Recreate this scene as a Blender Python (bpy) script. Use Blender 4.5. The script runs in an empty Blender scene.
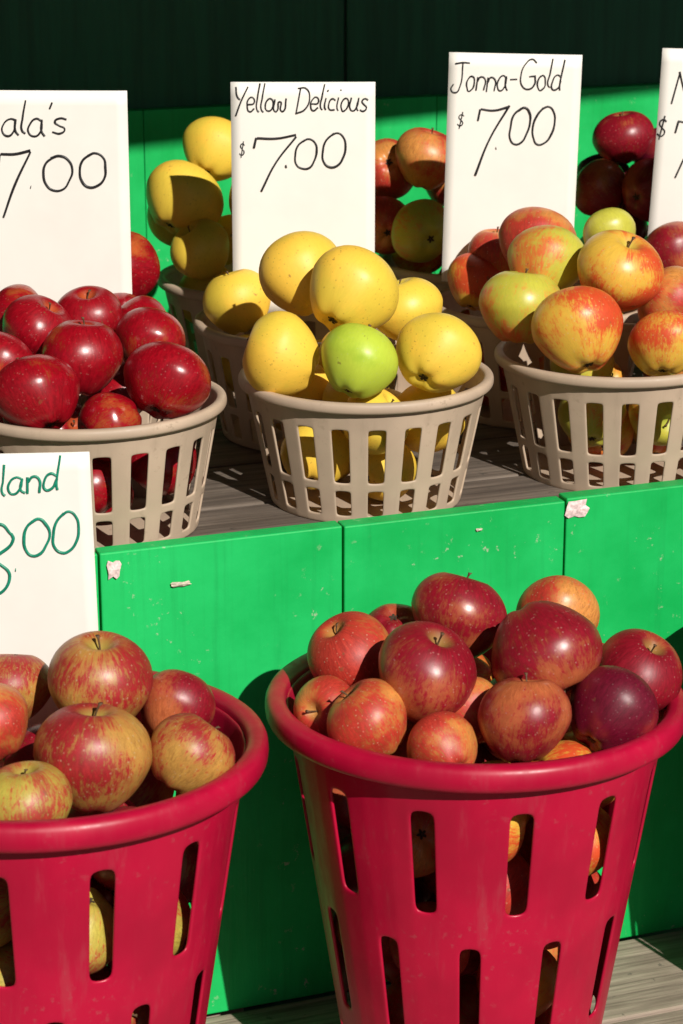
import bpy, math, random
from mathutils import Vector, Matrix, Quaternion
R_ = random.Random(11)
scene = bpy.context.scene
col = scene.collection

# ------------------------------------------------------------------ helpers
def link(o, parent=None):
    col.objects.link(o)
    if parent is not None: o.parent = parent
    return o
def mesh_obj(name, verts, faces, mats, parent=None, smooth=False, fmats=None):
    me = bpy.data.meshes.new(name); me.from_pydata(verts, [], faces)
    for m in mats: me.materials.append(m)
    if fmats:
        for p, i in zip(me.polygons, fmats): p.material_index = i
    if smooth:
        for p in me.polygons: p.use_smooth = True
    me.update()
    return link(bpy.data.objects.new(name, me), parent)
def box(name, x0, x1, y0, y1, z0, z1, mat, parent=None, bev=0.002):
    v = [(x, y, z) for x in (x0, x1) for y in (y0, y1) for z in (z0, z1)]
    f = [(0,1,3,2),(4,6,7,5),(0,4,5,1),(2,3,7,6),(0,2,6,4),(1,5,7,3)]
    o = mesh_obj(name, v, f, [mat], parent)
    if bev:
        b = o.modifiers.new("bev", 'BEVEL'); b.width = bev; b.segments = 2
    return o
def empty(name, loc=(0,0,0)):
    e = bpy.data.objects.new(name, None); e.location = loc; e.empty_display_size = .05
    return link(e)

class NT:
    def __init__(s, name):
        s.m = bpy.data.materials.new(name); s.m.use_nodes = True
        s.t = s.m.node_tree; s.b = s.t.nodes["Principled BSDF"]
    def n(s, typ, **kw):
        n = s.t.nodes.new(typ)
        for k, v in kw.items(): setattr(n, k, v)
        return n
    def l(s, a, b): s.t.links.new(a, b)
    def val(s, sock, v):
        if isinstance(v, bpy.types.NodeSocket): s.l(v, sock)
        else: sock.default_value = v
    def math(s, op, a, b=0.0, c=None, clamp=False):
        n = s.n('ShaderNodeMath', operation=op); n.use_clamp = clamp
        s.val(n.inputs[0], a); s.val(n.inputs[1], b)
        if c is not None: s.val(n.inputs[2], c)
        return n.outputs[0]
    def mix(s, f, a, b, blend='MIX'):
        n = s.n('ShaderNodeMix', data_type='RGBA', blend_type=blend)
        s.val(n.inputs[0], f)
        s.val(n.inputs[6], a if isinstance(a, bpy.types.NodeSocket) else (*a, 1))
        s.val(n.inputs[7], b if isinstance(b, bpy.types.NodeSocket) else (*b, 1))
        return n.outputs[2]
    def noise(s, vec, scale, detail=3, rough=.5):
        n = s.n('ShaderNodeTexNoise'); n.inputs['Scale'].default_value = scale
        n.inputs['Detail'].default_value = detail; n.inputs['Roughness'].default_value = rough
        if vec is not None: s.l(vec, n.inputs['Vector'])
        return n.outputs['Fac']
    def ramp(s, f, lo, hi, a=0., b=1.):
        n = s.n('ShaderNodeMapRange'); n.interpolation_type = 'SMOOTHSTEP'
        s.val(n.inputs[0], f)
        n.inputs[1].default_value = lo; n.inputs[2].default_value = hi
        n.inputs[3].default_value = a; n.inputs[4].default_value = b
        return n.outputs[0]
    def bump(s, h, strength, dist):
        n = s.n('ShaderNodeBump'); n.inputs['Strength'].default_value = strength
        n.inputs['Distance'].default_value = dist
        s.l(h, n.inputs['Height']); s.l(n.outputs[0], s.b.inputs['Normal'])
    def scalevec(s, vec, sc):
        n = s.n('ShaderNodeMapping'); n.inputs['Scale'].default_value = sc
        s.l(vec, n.inputs['Vector']); return n.outputs[0]

# ------------------------------------------------------------------ materials
def apple_mat(name, base, blush, amount, streak=.5, dots=.35, top=None, rough=.27, randamt=.25, mottle=1., russet=0):
    k = NT(name)
    tc = k.n('ShaderNodeTexCoord'); oi = k.n('ShaderNodeObjectInfo')
    sep = k.n('ShaderNodeSeparateXYZ'); k.l(tc.outputs['Object'], sep.inputs[0])
    X, Y, Z = sep.outputs
    rho = k.math('SQRT', k.math('ADD', k.math('MULTIPLY', X, X), k.math('MULTIPLY', Y, Y)))
    rr = k.math('MAXIMUM', rho, .0005)
    cx = k.math('DIVIDE', X, rr); cy = k.math('DIVIDE', Y, rr)
    rnd = k.math('MULTIPLY', oi.outputs['Random'], 37.)
    cmb = k.n('ShaderNodeCombineXYZ')
    k.l(k.math('ADD', cx, rnd), cmb.inputs[0]); k.l(cy, cmb.inputs[1])
    k.l(k.math('MULTIPLY', Z, 9.), cmb.inputs[2])
    s1 = k.noise(cmb.outputs[0], 13, 5, .82)
    off = k.n('ShaderNodeVectorMath', operation='ADD'); k.l(tc.outputs['Object'], off.inputs[0])
    c2 = k.n('ShaderNodeCombineXYZ'); k.l(rnd, c2.inputs[0]); k.l(rnd, c2.inputs[1])
    k.l(c2.outputs[0], off.inputs[1])
    big = k.noise(off.outputs[0], 17, 2, .5)
    fine = k.noise(off.outputs[0], 130, 2, .6)
    f = k.math('ADD', k.math('MULTIPLY', k.math('SUBTRACT', big, .5), 2.4), k.math('MULTIPLY', cx, .12))
    f = k.math('ADD', f, k.math('MULTIPLY', k.math('SUBTRACT', s1, .5), 2.8*streak))
    f = k.math('ADD', f, k.math('MULTIPLY', k.math('SUBTRACT', fine, .5), .45))
    f = k.math('ADD', f, k.math('MULTIPLY', k.math('SUBTRACT', oi.outputs['Random'], .5), randamt))
    f = k.ramp(k.math('ADD', f, amount), .2, .8)
    c = k.mix(f, base, blush)
    if mottle > 0:
        lo = tuple(1-mottle*x for x in (.40,.52,.50)); hi = (1+.16*mottle,1+.14*mottle,1+.10*mottle)
        c = k.mix(1., c, k.mix(k.ramp(s1, .3, .7), lo, hi), 'MULTIPLY')
    cav = k.math('MULTIPLY', k.ramp(rho, .005, .014, 1, 0), k.ramp(Z, 0, .012, 0, 1))
    c = k.mix(k.math('MULTIPLY', cav, .6), c, top or base)
    v = k.n('ShaderNodeTexVoronoi'); v.inputs['Scale'].default_value = 230
    k.l(off.outputs[0], v.inputs['Vector'])
    d = k.math('MULTIPLY', k.ramp(v.outputs['Distance'], .1, .24, 1, 0), k.ramp(fine, .38, .56))
    dc = tuple(min(1, x*.6+.2) for x in base) if not russet else (.30,.20,.03)
    c = k.mix(k.math('MULTIPLY', d, dots), c, dc)
    # small brown scuffs
    sc = k.math('MULTIPLY', k.ramp(fine, .66, .72), k.ramp(big, .52, .62))
    c = k.mix(k.math('MULTIPLY', sc, .55), c, (.16,.08,.03))
    k.l(c, k.b.inputs['Base Color'])
    k.l(k.ramp(big, .3, .7, rough+.0, rough+.18), k.b.inputs['Roughness'])
    k.b.inputs['Specular IOR Level'].default_value = .5
    k.bump(k.math('ADD', big, k.math('MULTIPLY', fine, .18)), .42, .0017)
    return k.m

AM = {
 'gala':   apple_mat('apple_skin_glossy_red', (.50,.12,.03), (.30,.003,.011), .92, .55, .20, rough=.21),
 'yellow': apple_mat('apple_skin_yellow', (.76,.55,.06), (.88,.545,.06), .5, .12, .45, (.50,.44,.05), rough=.41, mottle=.12, russet=1),
 'green':  apple_mat('apple_skin_green', (.36,.52,.035), (.48,.60,.05), .4, .1, .3, (.25,.35,.03), rough=.35, mottle=.1),
 'jona':   apple_mat('apple_skin_bicolour', (.74,.46,.06), (.62,.07,.018), .50, .7, .4, (.42,.40,.06), rough=.33, mottle=.4),
 'jonay':  apple_mat('apple_skin_yellow_green', (.52,.50,.06), (.64,.14,.03), .20, .6, .35, (.35,.42,.06), rough=.33, mottle=.3),
 'mac':    apple_mat('apple_skin_crimson', (.50,.14,.05), (.25,.006,.018), .74, .7, .32, (.33,.24,.06), rough=.28),
 'purple': apple_mat('apple_skin_dark_crimson', (.28,.03,.03), (.135,.004,.020), .78, .5, .22, (.25,.16,.05), rough=.27),
 'orange': apple_mat('apple_skin_orange_red', (.68,.30,.07), (.48,.04,.024), .60, .7, .45, (.45,.30,.07), rough=.37),
 'cort':   apple_mat('apple_skin_streaked', (.54,.31,.07), (.33,.016,.020), .68, .9, .4, (.36,.36,.07), rough=.35),
 'corty':  apple_mat('apple_skin_streaked_green', (.54,.48,.08), (.38,.04,.025), .44, .9, .4, (.38,.40,.07), rough=.37),
}
def simple(name, c, rough=.5, var=.15, scale=40, bump=.1, spec=.5):
    k = NT(name); tc = k.n('ShaderNodeTexCoord')
    n = k.noise(tc.outputs['Object'], scale, 4, .6)
    k.l(k.mix(k.ramp(n, .3, .7), tuple(x*(1-var) for x in c), tuple(min(1, x*(1+var)) for x in c)), k.b.inputs['Base Color'])
    k.l(k.ramp(n, .3, .7, rough-.06, rough+.08), k.b.inputs['Roughness'])
    k.b.inputs['Specular IOR Level'].default_value = spec
    if bump: k.bump(n, bump, .001)
    return k.m
STEM = simple('apple_stem', (.10,.05,.02), .7, .3, 300)
CALYX = simple('apple_calyx', (.05,.03,.015), .85, .3, 300)
def plastic(name, c, dust, rough, spec, amt):
    k = NT(name); o = k.n('ShaderNodeTexCoord').outputs['Object']
    n = k.noise(o, 9, 3, .6); sp = k.noise(o, 120, 3, .7); st = k.noise(k.scalevec(o, (60,60,6)), 1.0, 4, .7)
    cc = k.mix(k.ramp(n, .3, .7), tuple(x*.84 for x in c), tuple(min(1,x*1.1) for x in c))
    d = k.math('MULTIPLY', k.ramp(sp, .58, .72), k.ramp(n, .4, .65))
    cc = k.mix(k.math('MULTIPLY', d, amt), cc, dust)
    cc = k.mix(k.math('MULTIPLY', k.ramp(st, .56, .75), amt*.5), cc, dust)
    k.l(cc, k.b.inputs['Base Color'])
    k.l(k.ramp(st, .3, .7, rough-.05, rough+.12), k.b.inputs['Roughness'])
    k.b.inputs['Specular IOR Level'].default_value = spec
    k.bump(k.math('ADD', n, k.math('MULTIPLY', st, .2)), .18, .0015)
    return k.m
RED = plastic('red_plastic', (.42,.003,.033), (.36,.08,.09), .38, .4, .4)
TAN = plastic('tan_plastic', (.49,.37,.27), (.25,.18,.12), .5, .45, .5)
CARD = simple('card_paper', (.82,.785,.725), .55, .03, 9, .12)
INK = simple('black_marker', (.015,.014,.016), .4, .2, 200, 0)
GINK = simple('green_marker', (.004,.22,.13), .4, .2, 200, 0)
PAPER = simple('torn_label', (.74,.56,.54), .7, .3, 260, .1)
CHIP = simple('bare_wood_chip', (.55,.48,.38), .8, .25, 260, .1)
ASPH = simple('asphalt', (.045,.045,.045), .9, .3, 60, .4)
DIRT = simple('soil', (.12,.10,.08), .9, .3, 3, .4)

def green_paint():
    k = NT('green_paint'); tc = k.n('ShaderNodeTexCoord'); o = tc.outputs['Object']
    n1 = k.noise(o, 5, 5, .6); grain = k.noise(k.scalevec(o, (90, 90, 4)), 1.0, 5, .6)
    spot = k.noise(o, 85, 4, .7); spots2 = k.noise(o, 14, 2, .5)
    c = k.mix(k.ramp(n1, .3, .7), (.004,.37,.072), (.012,.52,.125))
    c = k.mix(k.math('MULTIPLY', k.ramp(grain, .5, .75), .3), c, (.004,.24,.05))
    worn = k.math('MULTIPLY', k.ramp(spot, .61, .69), k.ramp(spots2, .47, .6))
    c = k.mix(k.math('MULTIPLY', worn, .7), c, (.45,.48,.36))
    k.l(c, k.b.inputs['Base Color'])
    k.l(k.ramp(n1, .3, .7, .42, .6), k.b.inputs['Roughness'])
    k.b.inputs['Specular IOR Level'].default_value = .3
    k.bump(k.math('ADD', grain, k.math('MULTIPLY', spot, .4)), .5, .0016)
    return k.m
GREEN = green_paint()
def shaded_green():
    k = NT('shaded_green_paint'); tc = k.n('ShaderNodeTexCoord'); o = tc.outputs['Object']
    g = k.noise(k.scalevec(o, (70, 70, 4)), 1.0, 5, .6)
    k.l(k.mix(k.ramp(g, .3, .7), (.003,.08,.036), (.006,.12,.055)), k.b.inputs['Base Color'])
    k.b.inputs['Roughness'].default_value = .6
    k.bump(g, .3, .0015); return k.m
SHADED_GREEN = shaded_green()  # upper wall green with shade darkened into its colour; canopy shares it
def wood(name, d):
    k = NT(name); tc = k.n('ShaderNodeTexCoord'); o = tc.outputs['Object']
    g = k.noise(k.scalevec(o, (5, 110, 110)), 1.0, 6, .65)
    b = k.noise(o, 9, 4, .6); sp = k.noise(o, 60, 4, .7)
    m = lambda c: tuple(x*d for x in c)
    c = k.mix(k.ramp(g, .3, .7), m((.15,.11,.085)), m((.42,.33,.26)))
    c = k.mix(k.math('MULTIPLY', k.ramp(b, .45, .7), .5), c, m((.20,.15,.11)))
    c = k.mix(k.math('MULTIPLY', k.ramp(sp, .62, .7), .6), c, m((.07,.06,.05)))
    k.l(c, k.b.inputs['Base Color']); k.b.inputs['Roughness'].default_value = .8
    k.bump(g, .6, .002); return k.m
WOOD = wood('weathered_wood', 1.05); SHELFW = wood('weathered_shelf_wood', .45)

# ------------------------------------------------------------------ apple meshes (unit: radius 0.04)
def apple_mesh(idx):
    rr = random.Random(idx); NR, NS = 28, 40; Rb = .04
    verts, faces, fm = [], [], []
    h = rr.uniform(.91, 1.0); asym = rr.uniform(.05, .11); ph = rr.random()*6
    sx = rr.uniform(.965, 1.035); tilt = rr.uniform(.03,.10)
    for i in range(NR+1):
        p = math.pi*i/NR
        for j in range(NS):
            t = 2*math.pi*j/NS
            x = math.sin(p)*(1+asym*math.cos(p))
            z = math.cos(p)*h
            if p > math.pi/2: x *= 1-.07*math.sin(2*(p-math.pi/2))
            lobe = 1+.022*math.cos(5*t+ph)*(.2+.8*(1-math.cos(p))/2)+.024*math.cos(2*t+ph*2)+.010*math.cos(3*t-ph)
            if math.cos(p) > 0: z -= .34*math.exp(-(x/.25)**2)*math.cos(p)
            else: z += .18*math.exp(-(x/.23)**2)*(-math.cos(p)) - .025*math.cos(5*t+ph)*math.exp(-((x-.36)/.2)**2)
            z += tilt*x*math.cos(t+ph)
            verts.append((x*lobe*Rb*math.cos(t)*sx, x*lobe*Rb*math.sin(t)/sx, z*Rb))
    for i in range(NR):
        for j in range(NS):
            a = i*NS+j; b = i*NS+(j+1) % NS
            faces.append((a, a+NS, b+NS, b)); fm.append(0)
    z0 = (h-.34)*Rb-.001; L = rr.uniform(.011, .017); bx, by = rr.uniform(-.005,.005), rr.uniform(-.005,.005)
    base = len(verts)
    for i in range(7):
        f = i/6; rad = .0010*(1-.25*math.sin(f*math.pi))+(.0008 if i == 6 else 0)
        for j in range(8):
            t = 2*math.pi*j/8
            verts.append((bx*f*f+rad*math.cos(t), by*f*f+rad*math.sin(t), z0+L*f))
    for i in range(6):
        for j in range(8):
            a = base+i*8+j; b = base+i*8+(j+1) % 8
            faces.append((a, b, b+8, a+8)); fm.append(1)
    faces.append(tuple(base+48+j for j in range(8))); fm.append(1)
    zc = -(h-.18)*Rb
    for s in range(5):
        t = 2*math.pi*s/5+ph; b0 = len(verts)
        c, sn = math.cos(t), math.sin(t); px, py = -sn, c
        for (u, w, zz) in ((.0003, .0016, -.0006), (.0035, .0013, -.0022), (.006, .0002, -.0012)):
            verts.append((c*u+px*w, sn*u+py*w, zc+zz)); verts.append((c*u-px*w, sn*u-py*w, zc+zz))
        faces += [(b0, b0+1, b0+3, b0+2), (b0+2, b0+3, b0+5, b0+4)]; fm += [2, 2]
    me = bpy.data.meshes.new('apple_form_%d' % idx); me.from_pydata(verts, [], faces)
    for m in (AM['mac'], STEM, CALYX): me.materials.append(m)
    for p, i in zip(me.polygons, fm): p.material_index = i; p.use_smooth = True
    me.update(); return me
AMESH = [apple_mesh(i+3) for i in range(8)]

YAW = math.radians(-20)
RV = Vector((math.cos(YAW), math.sin(YAW), 0)); BV = Vector((-math.sin(YAW), math.cos(YAW), 0)); UV = Vector((0,0,1))
def add_apple(loc, r, kind, axis=None, parent=None, name=None):
    nm = name or {'gala':'red_apple','yellow':'yellow_apple','green':'green_apple','jona':'red_yellow_apple','jonay':'red_yellow_apple'}.get(kind, 'crimson_apple')
    o = bpy.data.objects.new(nm, R_.choice(AMESH)); link(o, parent)
    if axis is None:
        a = Vector((R_.gauss(0,.8), R_.gauss(.3,.8), R_.gauss(.3,.7)))
    else:
        a = RV*axis[0]+BV*axis[1]+UV*axis[2]
    q = Vector((0,0,1)).rotation_difference(a.normalized()) @ Quaternion((0,0,1), R_.random()*6.28)
    o.rotation_mode = 'QUATERNION'; o.rotation_quaternion = q
    o.location = loc; s = r/.04*.985
    o.scale = (s, s, s*R_.uniform(.92, 1.02))
    o.material_slots[0].link = 'OBJECT'; o.material_slots[0].material = AM[kind]
    return o

# ------------------------------------------------------------------ baskets
def lathe(sec, N):
    v, f = [], []
    n = len(sec)
    for j in range(N):
        t = 2*math.pi*j/N
        for (r, z) in sec: v.append((r*math.cos(t), r*math.sin(t), z))
    for j in range(N):
        k = (j+1) % N
        for i in range(n):
            a = (i+1) % n
            f.append((j*n+i, k*n+i, k*n+a, j*n+a))
    return v, f
def basket_mesh(name, H, Rt, Rb, nsl, holefrac, sup, rows, rim_sec, mat, thick, phase=0):
    per = 2*math.pi/nsl; hw = per*holefrac/2; sp = per*sup
    stag = any(s == 1 for _, s in rows)
    lines = []
    for i in range(nsl):
        for off in ((0, .5) if stag else (0,)):
            c = (i+off)*per
            lines += [(c-hw-sp, 0), (c-hw, ('h', off)), (c+hw, 0), (c+hw+sp, 0)]
    lines.sort(key=lambda a: a[0])
    n = len(lines); v, f = [], []
    for (z, _) in rows:
        r = Rb+(Rt-Rb)*z/H
        for (t, _) in lines: v.append((r*math.cos(t+phase), r*math.sin(t+phase), z))
    for i in range(len(rows)-1):
        sid = rows[i][1]
        for j in range(n):
            tag = lines[j][1]
            if sid is not None and tag and tag[1] == (0 if sid == 0 else .5): continue
            k = (j+1) % n
            f.append((i*n+j, i*n+k, (i+1)*n+k, (i+1)*n+j))
    c0 = len(v)
    for fr in (.97, .6):
        for (t, _) in lines: v.append((Rb*fr*math.cos(t+phase), Rb*fr*math.sin(t+phase), 0.002))
    v.append((0, 0, .002))
    for j in range(n):
        k = (j+1) % n
        f += [(j, c0+j, c0+k, k), (c0+j, c0+n+j, c0+n+k, c0+k), (c0+n+j, len(v)-1, c0+n+k)]
    me = bpy.data.meshes.new(name+'_wall'); me.from_pydata(v, [], f); me.materials.append(mat)
    for p in me.polygons: p.use_smooth = True
    rv, rf = lathe(rim_sec, 96)
    mr = bpy.data.meshes.new(name+'_rim'); mr.from_pydata(rv, [], rf); mr.materials.append(mat)
    for p in mr.polygons: p.use_smooth = True
    return me, mr, thick
def oval(rc, zc, a, b, n=16, e=2.6):
    out = []
    for i in range(n):
        t = 2*math.pi*i/n; c, s = math.cos(t), math.sin(t)
        out.append((rc+a*math.copysign(abs(c)**(2/e), c), zc+b*math.copysign(abs(s)**(2/e), s)))
    return out
rH, rRt, rRb = .395, .162, .100
zb = [(.016,0),(.026,0),(.086,0),(.096,None),(.101,None),(.120,None),(.125,1),(.135,1),(.172,1),(.210,1),(.220,None),
         (.225,None),(.246,None),(.251,0),(.261,0),(.297,0),(.336,0),(.346,None),(.351,None),(.372,None),(.387,None)]
rrows = [(0,None),(.004,None),(.012,None)]+zb
RM = basket_mesh('red_basket', rH, rRt, rRb, 12, .24, .05, rrows, oval(.170, rH-.0115, .0092, .0115), RED, .0032)
tH, tRt, tRb = .125, .117, .092
trows = [(0,None),(.002,None),(.0055,None),(.008,0),(.0105,0),(.0315,0),(.034,None),(.0365,None),(.0395,None),(.042,0),(.0445,0),(.068,0),(.0945,0),(.097,None),(.0995,None),(.109,None),(.121,None)]
TM = basket_mesh('tan_basket', tH, tRt, tRb, 20, .47, .07, trows, oval(.1185, tH-.0055, .0050, .0055), TAN, .0026)
def place_basket(kind, x, y, z, rot, sz=1):
    me, mr, th = RM if kind == 'red' else TM
    H = (rH if kind == 'red' else tH)*sz
    if kind == 'red': tq = Quaternion(RV, math.radians(-2.4))
    else: tq = Quaternion(RV, math.radians(R_.uniform(-1.2,.0))) @ Quaternion(BV, math.radians(R_.uniform(-1,1)))
    origin = Vector((x, y, z+H)) - tq @ Vector((0,0,H))
    e = empty('red_plastic_basket' if kind == 'red' else 'tan_plastic_basket', origin)
    e.rotation_mode = 'QUATERNION'
    e.rotation_quaternion = tq @ Quaternion((0,0,1), rot)
    e.scale[2] = sz
    w = link(bpy.data.objects.new('slotted_wall', me), e)
    s = w.modifiers.new('sol', 'SOLIDIFY'); s.thickness = th; s.offset = 0
    s = w.modifiers.new('sub', 'SUBSURF'); s.levels = 2; s.render_levels = 2
    link(bpy.data.objects.new('rim', mr), e)
    return origin, tq

def fill(origin, tq, H, Rt, Rb, placed, kinds, rr, dome, seed, n=85):
    rnd = random.Random(seed); pile = []; inv = tq.inverted()
    pinned = []
    for p, r in placed:
        l = inv @ (p-origin); pinned.append((l.x, l.y, l.z, r))
    par = empty('apple_pile', origin); par.rotation_mode = 'QUATERNION'; par.rotation_quaternion = tq
    sl = math.sqrt(1+((Rt-Rb)/H)**2)
    for _ in range(n):
        best = None
        for _ in range(70):
            r = rnd.uniform(*rr); a = rnd.random()*6.283; rho = math.sqrt(rnd.random())*(Rt-r*.7)
            x, y = rho*math.cos(a), rho*math.sin(a)
            z = .004+r
            zw = (rho+r*1.05*sl+.0035-Rb)/(Rt-Rb)*H
            z = max(z, zw)
            for (px, py, pz, pr) in pile:
                d2 = (px-x)**2+(py-y)**2; s = (pr+r)*.96
                if d2 < s*s: z = max(z, pz+math.sqrt(s*s-d2))
            if z > H+dome*(1-(rho/Rt)**2)-.012: continue
            if any((px-x)**2+(py-y)**2+(pz-z)**2 < ((pr+r)*.88)**2 for (px,py,pz,pr) in pinned): continue
            if best is None or z < best[2]: best = (x, y, z, r)
        if best is None: break
        pile.append(best)
    for (x, y, z, r) in pile:
        add_apple((x, y, z), r, rnd.choice(kinds), None, par, 'apple')

ZS = .824; ZL = .364
def stock(kind, x, y, rot, apples, kinds, rr, dome, seed, sz=1):
    z0 = ZS if kind == 'tan' else ZL
    H, Rt, Rb = (tH, tRt, tRb) if kind == 'tan' else (rH*sz, rRt, rRb)
    origin, tq = place_basket(kind, x, y, z0, rot, sz)
    pl = []
    for a in apples:
        rt, bk, up, r, kd = a[:5]; ax = a[5] if len(a) > 5 else None
        p = Vector((x, y, z0+H))+RV*(rt/1000)+BV*(bk/1000)+UV*(up/1000)
        add_apple(p, r/1000, kd, ax); pl.append((p, r/1000))
    fill(origin, tq, H, Rt, Rb, pl, kinds, rr, dome, seed)

# --- front red baskets (offsets in mm: right, back, up from rim centre)
stock('red', -.032, -.352, math.radians(-9), [
 (-45,-60,38,43,'mac',(.3,-.1,.9)), (32,-106,18,38,'mac',(.1,.25,.97)), (106,-75,12,38,'purple',(.5,.5,.5)),
 (53,-45,54,47,'mac',(.45,-.5,-.72)), (137,0,14,39,'mac',(.4,-.2,.9)), (-106,10,28,38,'orange',(-.5,-.1,.8)),
 (-92,-90,9,35,'orange',(-.6,.2,.8)), (-124,-40,-3,30,'orange'), (-7,-60,5,29,'orange',(-.4,.5,.5)),
 (-32,-114,-4,30,'orange',(-.3,.6,.2)), (-14,32,55,42,'mac',(.2,.3,1)), (73,62,42,38,'orange',(.2,.6,.5)), (-66,60,24,35,'mac'),
 ], ['mac','orange','orange','jona'], (.034,.039), .012, 5)
stock('red', -.405, -.350, math.radians(3), [
 (46,-60,8,46,'cort',(.05,.05,1)), (44,22,36,43,'cort',(.05,-.1,1)), (120,-46,4,35,'cort',(.5,.3,.6)),
 (0,-114,-6,36,'corty',(0,.1,1)), (-38,-30,24,34,'orange',(-.4,0,.8)), (103,38,8,32,'mac',(.3,.6,.8)), (124,0,-20,28,'mac',(.2,.6,.3)),
 (-80,-70,5,38,'cort'), (-100,20,10,38,'cort'), (-35,62,16,36,'cort'), (40,100,-10,34,'mac'),
 ], ['cort','corty','corty','mac'], (.034,.038), -.02, 6, 1.03)
stock('red', .400, -.352, .2, [(-60,-20,20,40,'mac'),(20,-60,25,42,'mac'),(90,20,10,40,'purple'),(10,40,30,40,'cort')], ['mac','cort'], (.035,.04), .0, 7)

# --- front row of tan baskets
stock('tan', 0, 0, .05, [
 (-62,40,87,42,'yellow',(-.4,.6,.7)), (-14,-25,84,45,'yellow',(.5,.6,.6)), (-80,-50,29,40,'yellow',(-.9,.15,.35)), (-8,-85,32,38,'green',(.3,.5,.8)),
 (66,-50,30,41,'yellow',(.4,.7,.5)), (40,50,50,36,'yellow')], ['yellow'], (.033,.037), .02, 21)
stock('tan', -.27, 0, .12, [
 (-42,-75,22,40,'gala',(-.4,.5,.7)), (-8,-10,40,38,'gala',(.1,.2,1)), (72,-50,28,41,'gala',(.3,.6,.7)), (-56,45,52,36,'gala',(.5,-.1,.8)),
 (-12,88,55,33,'gala',(0,-.3,1)), (36,105,42,30,'gala'), (51,35,44,35,'gala',(.2,.5,.8)), (-80,85,56,32,'gala'), (22,-70,-8,33,'gala'), (-86,-20,31,38,'gala')],
 ['gala'], (.032,.036), .0, 22)
stock('tan', .27, 0, -.03, [
 (-48,-80,38,45,'jona',(-.2,.5,.7)), (-98,0,43,43,'jonay',(.1,.2,1)), (-3,-10,80,44,'jona',(.25,-.25,.9)), (-70,42,80,40,'jonay',(.3,.6,.6)),
 (-73,125,82,41,'orange',(.3,.5,.8)), (37,-70,22,37,'jona',(.1,.5,.8)), (54,10,45,37,'orange'), (103,-20,28,38,'jona'), (90,60,36,38,'orange')],
 ['jona','jona','jonay','orange'], (.034,.038), .0, 23)
stock('tan', -.54, 0, .1, [(0,0,60,40,'gala'),(40,-60,30,40,'gala')], ['gala'], (.034,.038), .03, 24)
stock('tan', .54, 0, .1, [(-60,20,40,40,'jona'),(20,-50,30,40,'mac')], ['mac'], (.034,.038), .03, 25)
# --- second row
Y2 = .235
stock('tan', .025, Y2, 0, [(-76,-20,22,37,'yellow',(-.3,.1,1)), (60,-30,30,36,'yellow')], ['yellow'], (.034,.038), .0, 31)
stock('tan', -.245, Y2, .1, [(60,-20,20,36,'gala')], ['gala'], (.034,.037), .0, 32)
stock('tan', .295, Y2, .15, [(-74,-26,24,34,'jona',(.2,.4,.8)), (-50,-14,50,33,'orange'), (74,10,70,30,'jonay'), (75,-40,30,36,'jona')], ['jona','orange'], (.034,.038), .0, 33)
stock('tan', .565, Y2, .15, [(-98,-15,35,36,'mac'), (-50,-60,20,38,'mac')], ['mac'], (.034,.038), .0, 34)
# --- third row
Y3 = .47
stock('tan', .05, Y3, .03, [(-90,-22,90,46,'yellow',(.4,.5,.8)), (-55,35,137,40,'yellow',(.3,.6,.7)), (-68,-62,38,36,'yellow'), (0,-20,90,40,'yellow'), (40,40,95,40,'yellow'), (-100,40,60,38,'yellow')], ['yellow'], (.034,.038), .06, 41)
stock('tan', .32, Y3, .07, [(-63,5,116,39,'orange',(.2,0,1)), (-108,45,98,38,'orange'), (-69,-62,42,38,'jonay'), (-112,-5,38,36,'orange'), (10,0,100,38,'jona'), (-30,60,80,38,'orange')], ['orange','jona'], (.034,.038), .05, 42)
stock('tan', .59, Y3, .1, [(-74,0,128,37,'mac',(-.1,0,1)), (-100,-20,68,37,'mac'), (-46,-50,72,39,'mac'), (-20,20,100,38,'purple'), (-90,40,70,38,'purple'), (40,-20,90,38,'purple')], ['mac'], (.034,.038), .06, 43)
stock('tan', -.22, Y3, .1, [(100,-22,30,42,'gala'), (60,20,60,40,'gala'), (0,-10,80,40,'gala')], ['gala'], (.034,.038), .04, 44)

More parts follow.
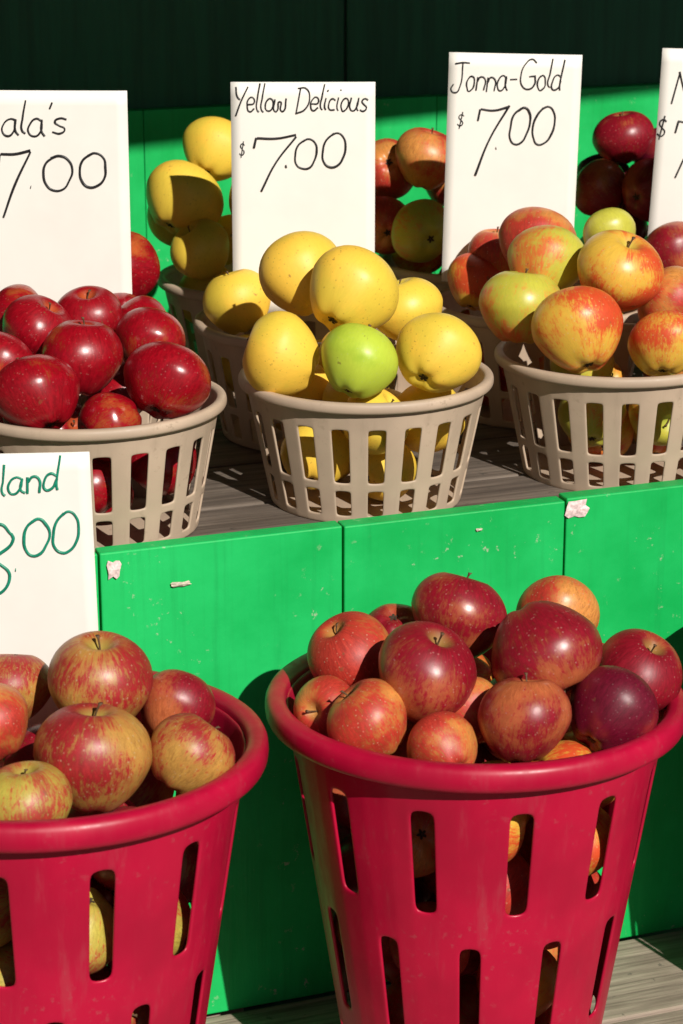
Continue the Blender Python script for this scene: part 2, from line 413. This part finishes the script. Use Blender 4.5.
# ------------------------------------------------------------------ hand lettering
def ell(cx, cy, a, b, st=1.9, n=10, over=.25):
    return [(cx+a*math.cos(st+(2*math.pi+over)*i/n), cy+b*math.sin(st+(2*math.pi+over)*i/n)) for i in range(n+1)]
GL = {
 'G': (.85, [[(.75,.85),(.5,1),(.2,.85),(.05,.5),(.2,.1),(.5,0),(.75,.15),(.75,.42)],[(.78,.42),(.45,.42)]]),
 'a': (.56, [[(.42,.45),(.25,.5),(.05,.35),(.05,.12),(.2,0),(.38,.12),(.42,.45)],[(.42,.47),(.43,.12),(.54,.0)]]),
 'l': (.24, [[(.12,1),(.08,.5),(.08,.1),(.2,0)]]),
 "'": (.2, [[(.12,1.),(.06,.82)]]),
 's': (.46, [[(.4,.45),(.2,.5),(.08,.4),(.2,.27),(.36,.15),(.25,0),(.02,.05)]]),
 'Y': (.62, [[(0,1),(.1,.62),(.28,.5)],[(.6,1),(.35,.45),(.15,-.12)]]),
 'e': (.48, [[(.06,.24),(.4,.3),(.3,.5),(.1,.43),(.05,.18),(.2,0),(.44,.1)]]),
 'o': (.5, [ell(.24,.25,.19,.25)]),
 'w': (.64, [[(0,.5),(.1,.02),(.2,.06),(.28,.4),(.36,.04),(.46,.04),(.58,.52)]]),
 'D': (.74, [[(.1,1),(.05,0)],[(-.03,.97),(.4,.95),(.66,.6),(.5,.15),(.05,-.02)]]),
 'i': (.2, [[(.08,.5),(.07,.1),(.14,0)],[(.11,.74),(.13,.79)]]),
 'c': (.46, [[(.4,.42),(.22,.5),(.05,.3),(.12,.05),(.4,.05)]]),
 'u': (.54, [[(.05,.5),(.06,.1),(.22,0),(.38,.15),(.42,.5)],[(.42,.5),(.42,.1),(.5,0)]]),
 'J': (.66, [[(.05,.97),(.4,1.0),(.72,.98)],[(.42,1),(.42,.2),(.25,0),(.02,.12),(.1,.3)]]),
 'n': (.5, [[(.05,.5),(.05,0)],[(.05,.33),(.2,.5),(.38,.42),(.42,0)]]),
 '-': (.5, [[(.08,.36),(.4,.37)]]),
 ' ': (.3, []),
 'd': (.54, [[(.42,.42),(.22,.5),(.05,.3),(.1,.03),(.3,.05),(.42,.3)],[(.48,1),(.42,.1),(.46,0)]]),
 'M': (.9, [[(.02,0),(.12,1)],[(.12,1),(.4,.3)],[(.4,.3),(.7,1)],[(.7,1),(.8,0)]]),
 '$': (.6, [[(.5,.8),(.3,.9),(.1,.72),(.3,.5),(.5,.3),(.3,.08),(.03,.2)],[(.36,1.1),(.24,-.1)]]),
 '.': (.1, [[(0,0),(.03,.02)]]),
 '0': (.66, [ell(.32,.5,.28,.5)]),
 '7': (.7, [[(.0,.8),(.03,.97)],[(.03,.97),(.4,.95),(.8,1.0)],[(.8,1.0),(.45,.5),(.25,0)]]),
 'C': (.8, [[(.7,.85),(.45,1),(.15,.8),(.05,.4),(.2,.05),(.5,0),(.75,.15)]]),
 'r': (.4, [[(.05,.5),(.06,0)],[(.06,.3),(.2,.48),(.35,.45)]]),
 't': (.42, [[(.2,.95),(.16,.1),(.3,0)],[(.0,.6),(.38,.62)]]),
 '8': (.66, [[(.5,.85),(.3,1),(.1,.8),(.3,.52),(.55,.25),(.3,0),(.05,.22),(.3,.52),(.52,.78),(.5,.87)]]),
}
def sign(bx, by, ztop, w, h, s, cxpx, toppx, texts, ink, yaw=0, roll=0, lean=3, curl=.25, name='price_sign'):
    e = empty(name, (bx, by, ztop))
    M = Matrix.Rotation(YAW+math.radians(yaw), 4, 'Z') @ Matrix.Rotation(math.radians(-lean), 4, 'X') @ Matrix.Rotation(math.radians(-roll), 4, 'Y')
    e.matrix_world = Matrix.Translation((bx, by, ztop)) @ M
    def bend(x, z): return curl*x*x + .10*curl*(z+h*.5)*x*2 + .12*z*z*curl*2
    nx, nz = 14, 16; v, f = [], []
    for i in range(nz+1):
        for j in range(nx+1):
            x = -w/2+w*j/nx; z = -h*i/nz
            v.append((x, bend(x, z), z))
    for i in range(nz):
        for j in range(nx):
            a = i*(nx+1)+j; f.append((a, a+nx+1, a+nx+2, a+1))
    c = mesh_obj('card', v, f, [CARD], e, True)
    m = c.modifiers.new('s', 'SOLIDIFY'); m.thickness = .0007; m.offset = 1
    cu = bpy.data.curves.new('lettering', 'CURVE'); cu.dimensions = '3D'; cu.bevel_depth = .0012; cu.bevel_resolution = 1
    cu.use_fill_caps = True
    rj = random.Random(int(cxpx)+7)
    for (txt, x0, x1, yb, cap, slope, slant, wt) in texts:
        tot = sum(GL[ch][0] for ch in txt); xs = (x1-x0)/tot; cur = 0
        for ch in txt:
            gw, strokes = GL[ch]; jy = rj.uniform(-.06, .06); js = rj.uniform(.9, 1.08)
            for st in strokes:
                sp = cu.splines.new('BEZIER'); sp.bezier_points.add(len(st)-1)
                for bp, (gx, gy) in zip(sp.bezier_points, st):
                    gx2 = gx+rj.uniform(-.02,.02); gy2 = gy*js+jy+rj.uniform(-.018,.018)
                    px = x0+(cur+gx2)*xs+slant*gy2*cap; py = yb-gy2*cap-slope*(px-x0)
                    X = (px-cxpx)/s; Z = -(py-toppx)/s
                    bp.co = (X, bend(X, Z)-.0008, Z); bp.handle_left_type = bp.handle_right_type = 'AUTO'
                    bp.radius = wt*rj.uniform(.8, 1.15)
            cur += gw
    cu.materials.append(ink)
    t = bpy.data.objects.new('lettering', cu); link(t, e)
    return e
sign(.0275,.262,1.194,.1507,.244, 962, 303, 82, [("Yellow",233,286,113,28,.02,.12,.8),("Delicious",295,368,112,26,.03,.15,.8),
     ("$",238,244,155,14,0,.1,.6),("7",249,284,190,58,.02,.12,1.1),(".",285,288,166,8,0,0,1.3),("0",291,317,168,33,0,.15,1.05),("0",319,346,166,34,0,.15,1.05)], INK, 0, 0, 3, .2)
sign(-.247,.259,1.198,.1658,.239, 1002, 44, 90, [("Gala's",-30,66,136,31,.03,.1,.95),
     ("$",-34,-20,190,24,0,.1,.9),("7",-12,16,221,62,.05,.12,1.15),(".",27,31,187,8,0,0,1.4),("0",36,71,189,38,0,.12,1.15),("0",73,105,187,37,0,.12,1.15)], INK, -2, 0, 2, .2)
sign(.271,.266,1.213,.1433,.249, 934, 514, 55, [("Jonna-Gold",450,562,94,28,.05,.1,.8),
     ("$",457,464,130,14,0,.1,.6),("7",468,494,176,72,.03,.18,1.15),(".",497,500,150,8,0,0,1.3),("0",506,529,148,42,0,.18,1.1),("0",530,554,144,42,0,.18,1.1)], INK, 0, -1.2, 3, .3)
sign(.5325,.274,1.206,.146,.2535, 901, 721, 47, [("Macs",667,745,104,33,.05,.1,.9),
     ("$",655,664,137,20,0,.1,.8),("7",668,696,178,56,.03,.12,1.1),(".",702,704,150,8,0,0,1.3),("0",708,732,148,38,0,.18,1.1),("0",734,758,146,38,0,.18,1.1)], INK, 6, -2.0, 3, 1.0)
sign(-.405,-.205,.965,.157,.26, 1199, -2, 453, [("Cortland",-70,61,501,35,.07,.12,1.0),
     ("$",-76,-50,590,36,0,.1,1.1),("8",-36,10,600,72,.03,.2,1.15),(".",12,15,574,8,0,0,1.4),("0",18,47,562,40,0,.15,1.15),("0",48,77,556,42,0,.15,1.15)], GINK, 0, 1, 2, .2)

# ------------------------------------------------------------------ stall structure
stand = empty('wooden_display_stand')
PY = -.140
xs = [-1.30,-1.20,-.98,-.755,-.53,-.304,-.0744,.150,.372,.595,.81,.90]
RB = random.Random(4)
for i in range(len(xs)-1):
    box('riser_board', xs[i]+.0009, xs[i+1]-.0009, PY+RB.uniform(-.0012,.0012), PY+.019, ZL+.001, .845+RB.uniform(-.0015,.0015), GREEN, stand, .0015)
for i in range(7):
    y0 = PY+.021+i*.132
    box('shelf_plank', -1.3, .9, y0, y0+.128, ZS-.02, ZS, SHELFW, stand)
for i in range(5):
    y1 = PY-.002-i*.142
    box('lower_plank', -1.3, .9, y1-.137, y1, ZL-.022, ZL, WOOD, stand)
box('front_rail', -1.3, .9, PY-.735, PY-.715, ZL-.14, ZL+.0, GREEN, stand)
for x in (-1.27, -.2, .87):
    for y in (PY-.69, PY+.05, .74):
        box('leg', x-.03, x+.03, y-.03, y+.03, 0, (ZL if y < PY else ZS)-.024, WOOD, stand)
def patch(name, x, z, w, h, seed, mat=PAPER):
    r = random.Random(seed); n = 14; v = [(x, PY-.0042, z)]
    for i in range(n):
        a = 2*math.pi*i/n; c, s = math.cos(a), math.sin(a)
        m = 1/max(abs(c), abs(s))*r.uniform(.7, 1.05)
        v.append((x+c*w/2*m, PY-.0020-r.random()*.0012, z+s*h/2*m))
    mesh_obj(name, v, [(0, 1+(i+1) % n, 1+i) for i in range(n)], [mat], stand)
patch('torn_label', -.2910, .829, .014, .018, 1)
patch('torn_label', .1610, .835, .025, .019, 2)
patch('paint_chip', -.230, .808, .020, .005, 3, CHIP)
patch('paint_chip', -.262, .640, .004, .009, 4, CHIP)
patch('paint_chip', .06, .826, .007, .003, 5, CHIP)
# rear wall and canopy
wall = empty('stall_back_wall')
wx = [-2.2+.2*i for i in range(22)]
for i in range(len(wx)-1):
    box('wall_board', wx[i]+.0004, wx[i+1]-.0004, .80, .82, .0, 1.094+RB.uniform(-.001,.001), GREEN, wall, .0008)
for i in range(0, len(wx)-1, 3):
    box('upper_wall_board', wx[i]+.0812, wx[i+1]+.48-.0012, .822+RB.uniform(-.002,.002), .842, 1.0, 2.1, SHADED_GREEN, wall, .0015)  # canopy shade above the sun line is put into this darker colour
can = empty('stall_canopy', (0, -.578, 0)); can.rotation_euler[2] = math.radians(3.9)
box('roof', -2.4, 2.6, .003, 2.2, 2.10, 2.13, SHADED_GREEN, can)
box('fascia', -2.4, 2.6, -.018, .001, 2.06, 2.16, SHADED_GREEN, can)
for x in (-2.35, 2.5): 
    box('post', x-.04, x+.04, .01, .09, 0, 2.098, WOOD, can)
    box('post', x-.04, x+.04, 2.05, 2.13, 0, 2.098, WOOD, can)

mesh_obj('ground', [(-400,-400,0),(400,-400,0),(400,400,0),(-400,400,0)], [(0,1,2,3)], [DIRT])
mesh_obj('pavement', [(-12,-9,.004),(12,-9,.004),(12,3,.004),(-12,3,.004)], [(0,1,2,3)], [ASPH])

# ------------------------------------------------------------------ light
EL = math.radians(36)
az_cam = math.radians(27)
hd = RV*math.sin(az_cam)-BV*math.cos(az_cam)
sd = Vector((hd.x*math.cos(EL), hd.y*math.cos(EL), math.sin(EL)))
L = bpy.data.lights.new('sun', 'SUN'); L.energy = 5.0; L.angle = math.radians(.5); L.color = (1, .955, .88)
lo = link(bpy.data.objects.new('sun', L)); lo.rotation_mode = 'QUATERNION'; lo.rotation_quaternion = (-sd).to_track_quat('-Z', 'Y'); lo.location = (0,-3,5)
w = bpy.data.worlds.new('World'); scene.world = w; w.use_nodes = True
nt = w.node_tree; bg = nt.nodes['Background']; sky = nt.nodes.new('ShaderNodeTexSky'); sky.sky_type = 'NISHITA'
sky.sun_disc = False; sky.sun_elevation = EL; sky.sun_rotation = math.atan2(sd.x, sd.y)
nt.links.new(sky.outputs[0], bg.inputs[0]); bg.inputs[1].default_value = .02
scene.view_settings.view_transform = 'Standard'; scene.view_settings.look = 'None'; scene.view_settings.exposure = 0

cam = bpy.data.cameras.new('camera'); cam.sensor_fit = 'VERTICAL'; cam.sensor_height = 36; cam.lens = 80; cam.clip_end = 1000; cam.clip_start = .05
cam.dof.use_dof = True; cam.dof.focus_distance = 2.08; cam.dof.aperture_fstop = 14
co = link(bpy.data.objects.new('camera', cam)); co.location = (-.752, -1.997, 1.5)
co.rotation_euler = (math.radians(72), 0, math.radians(-20)); scene.camera = co
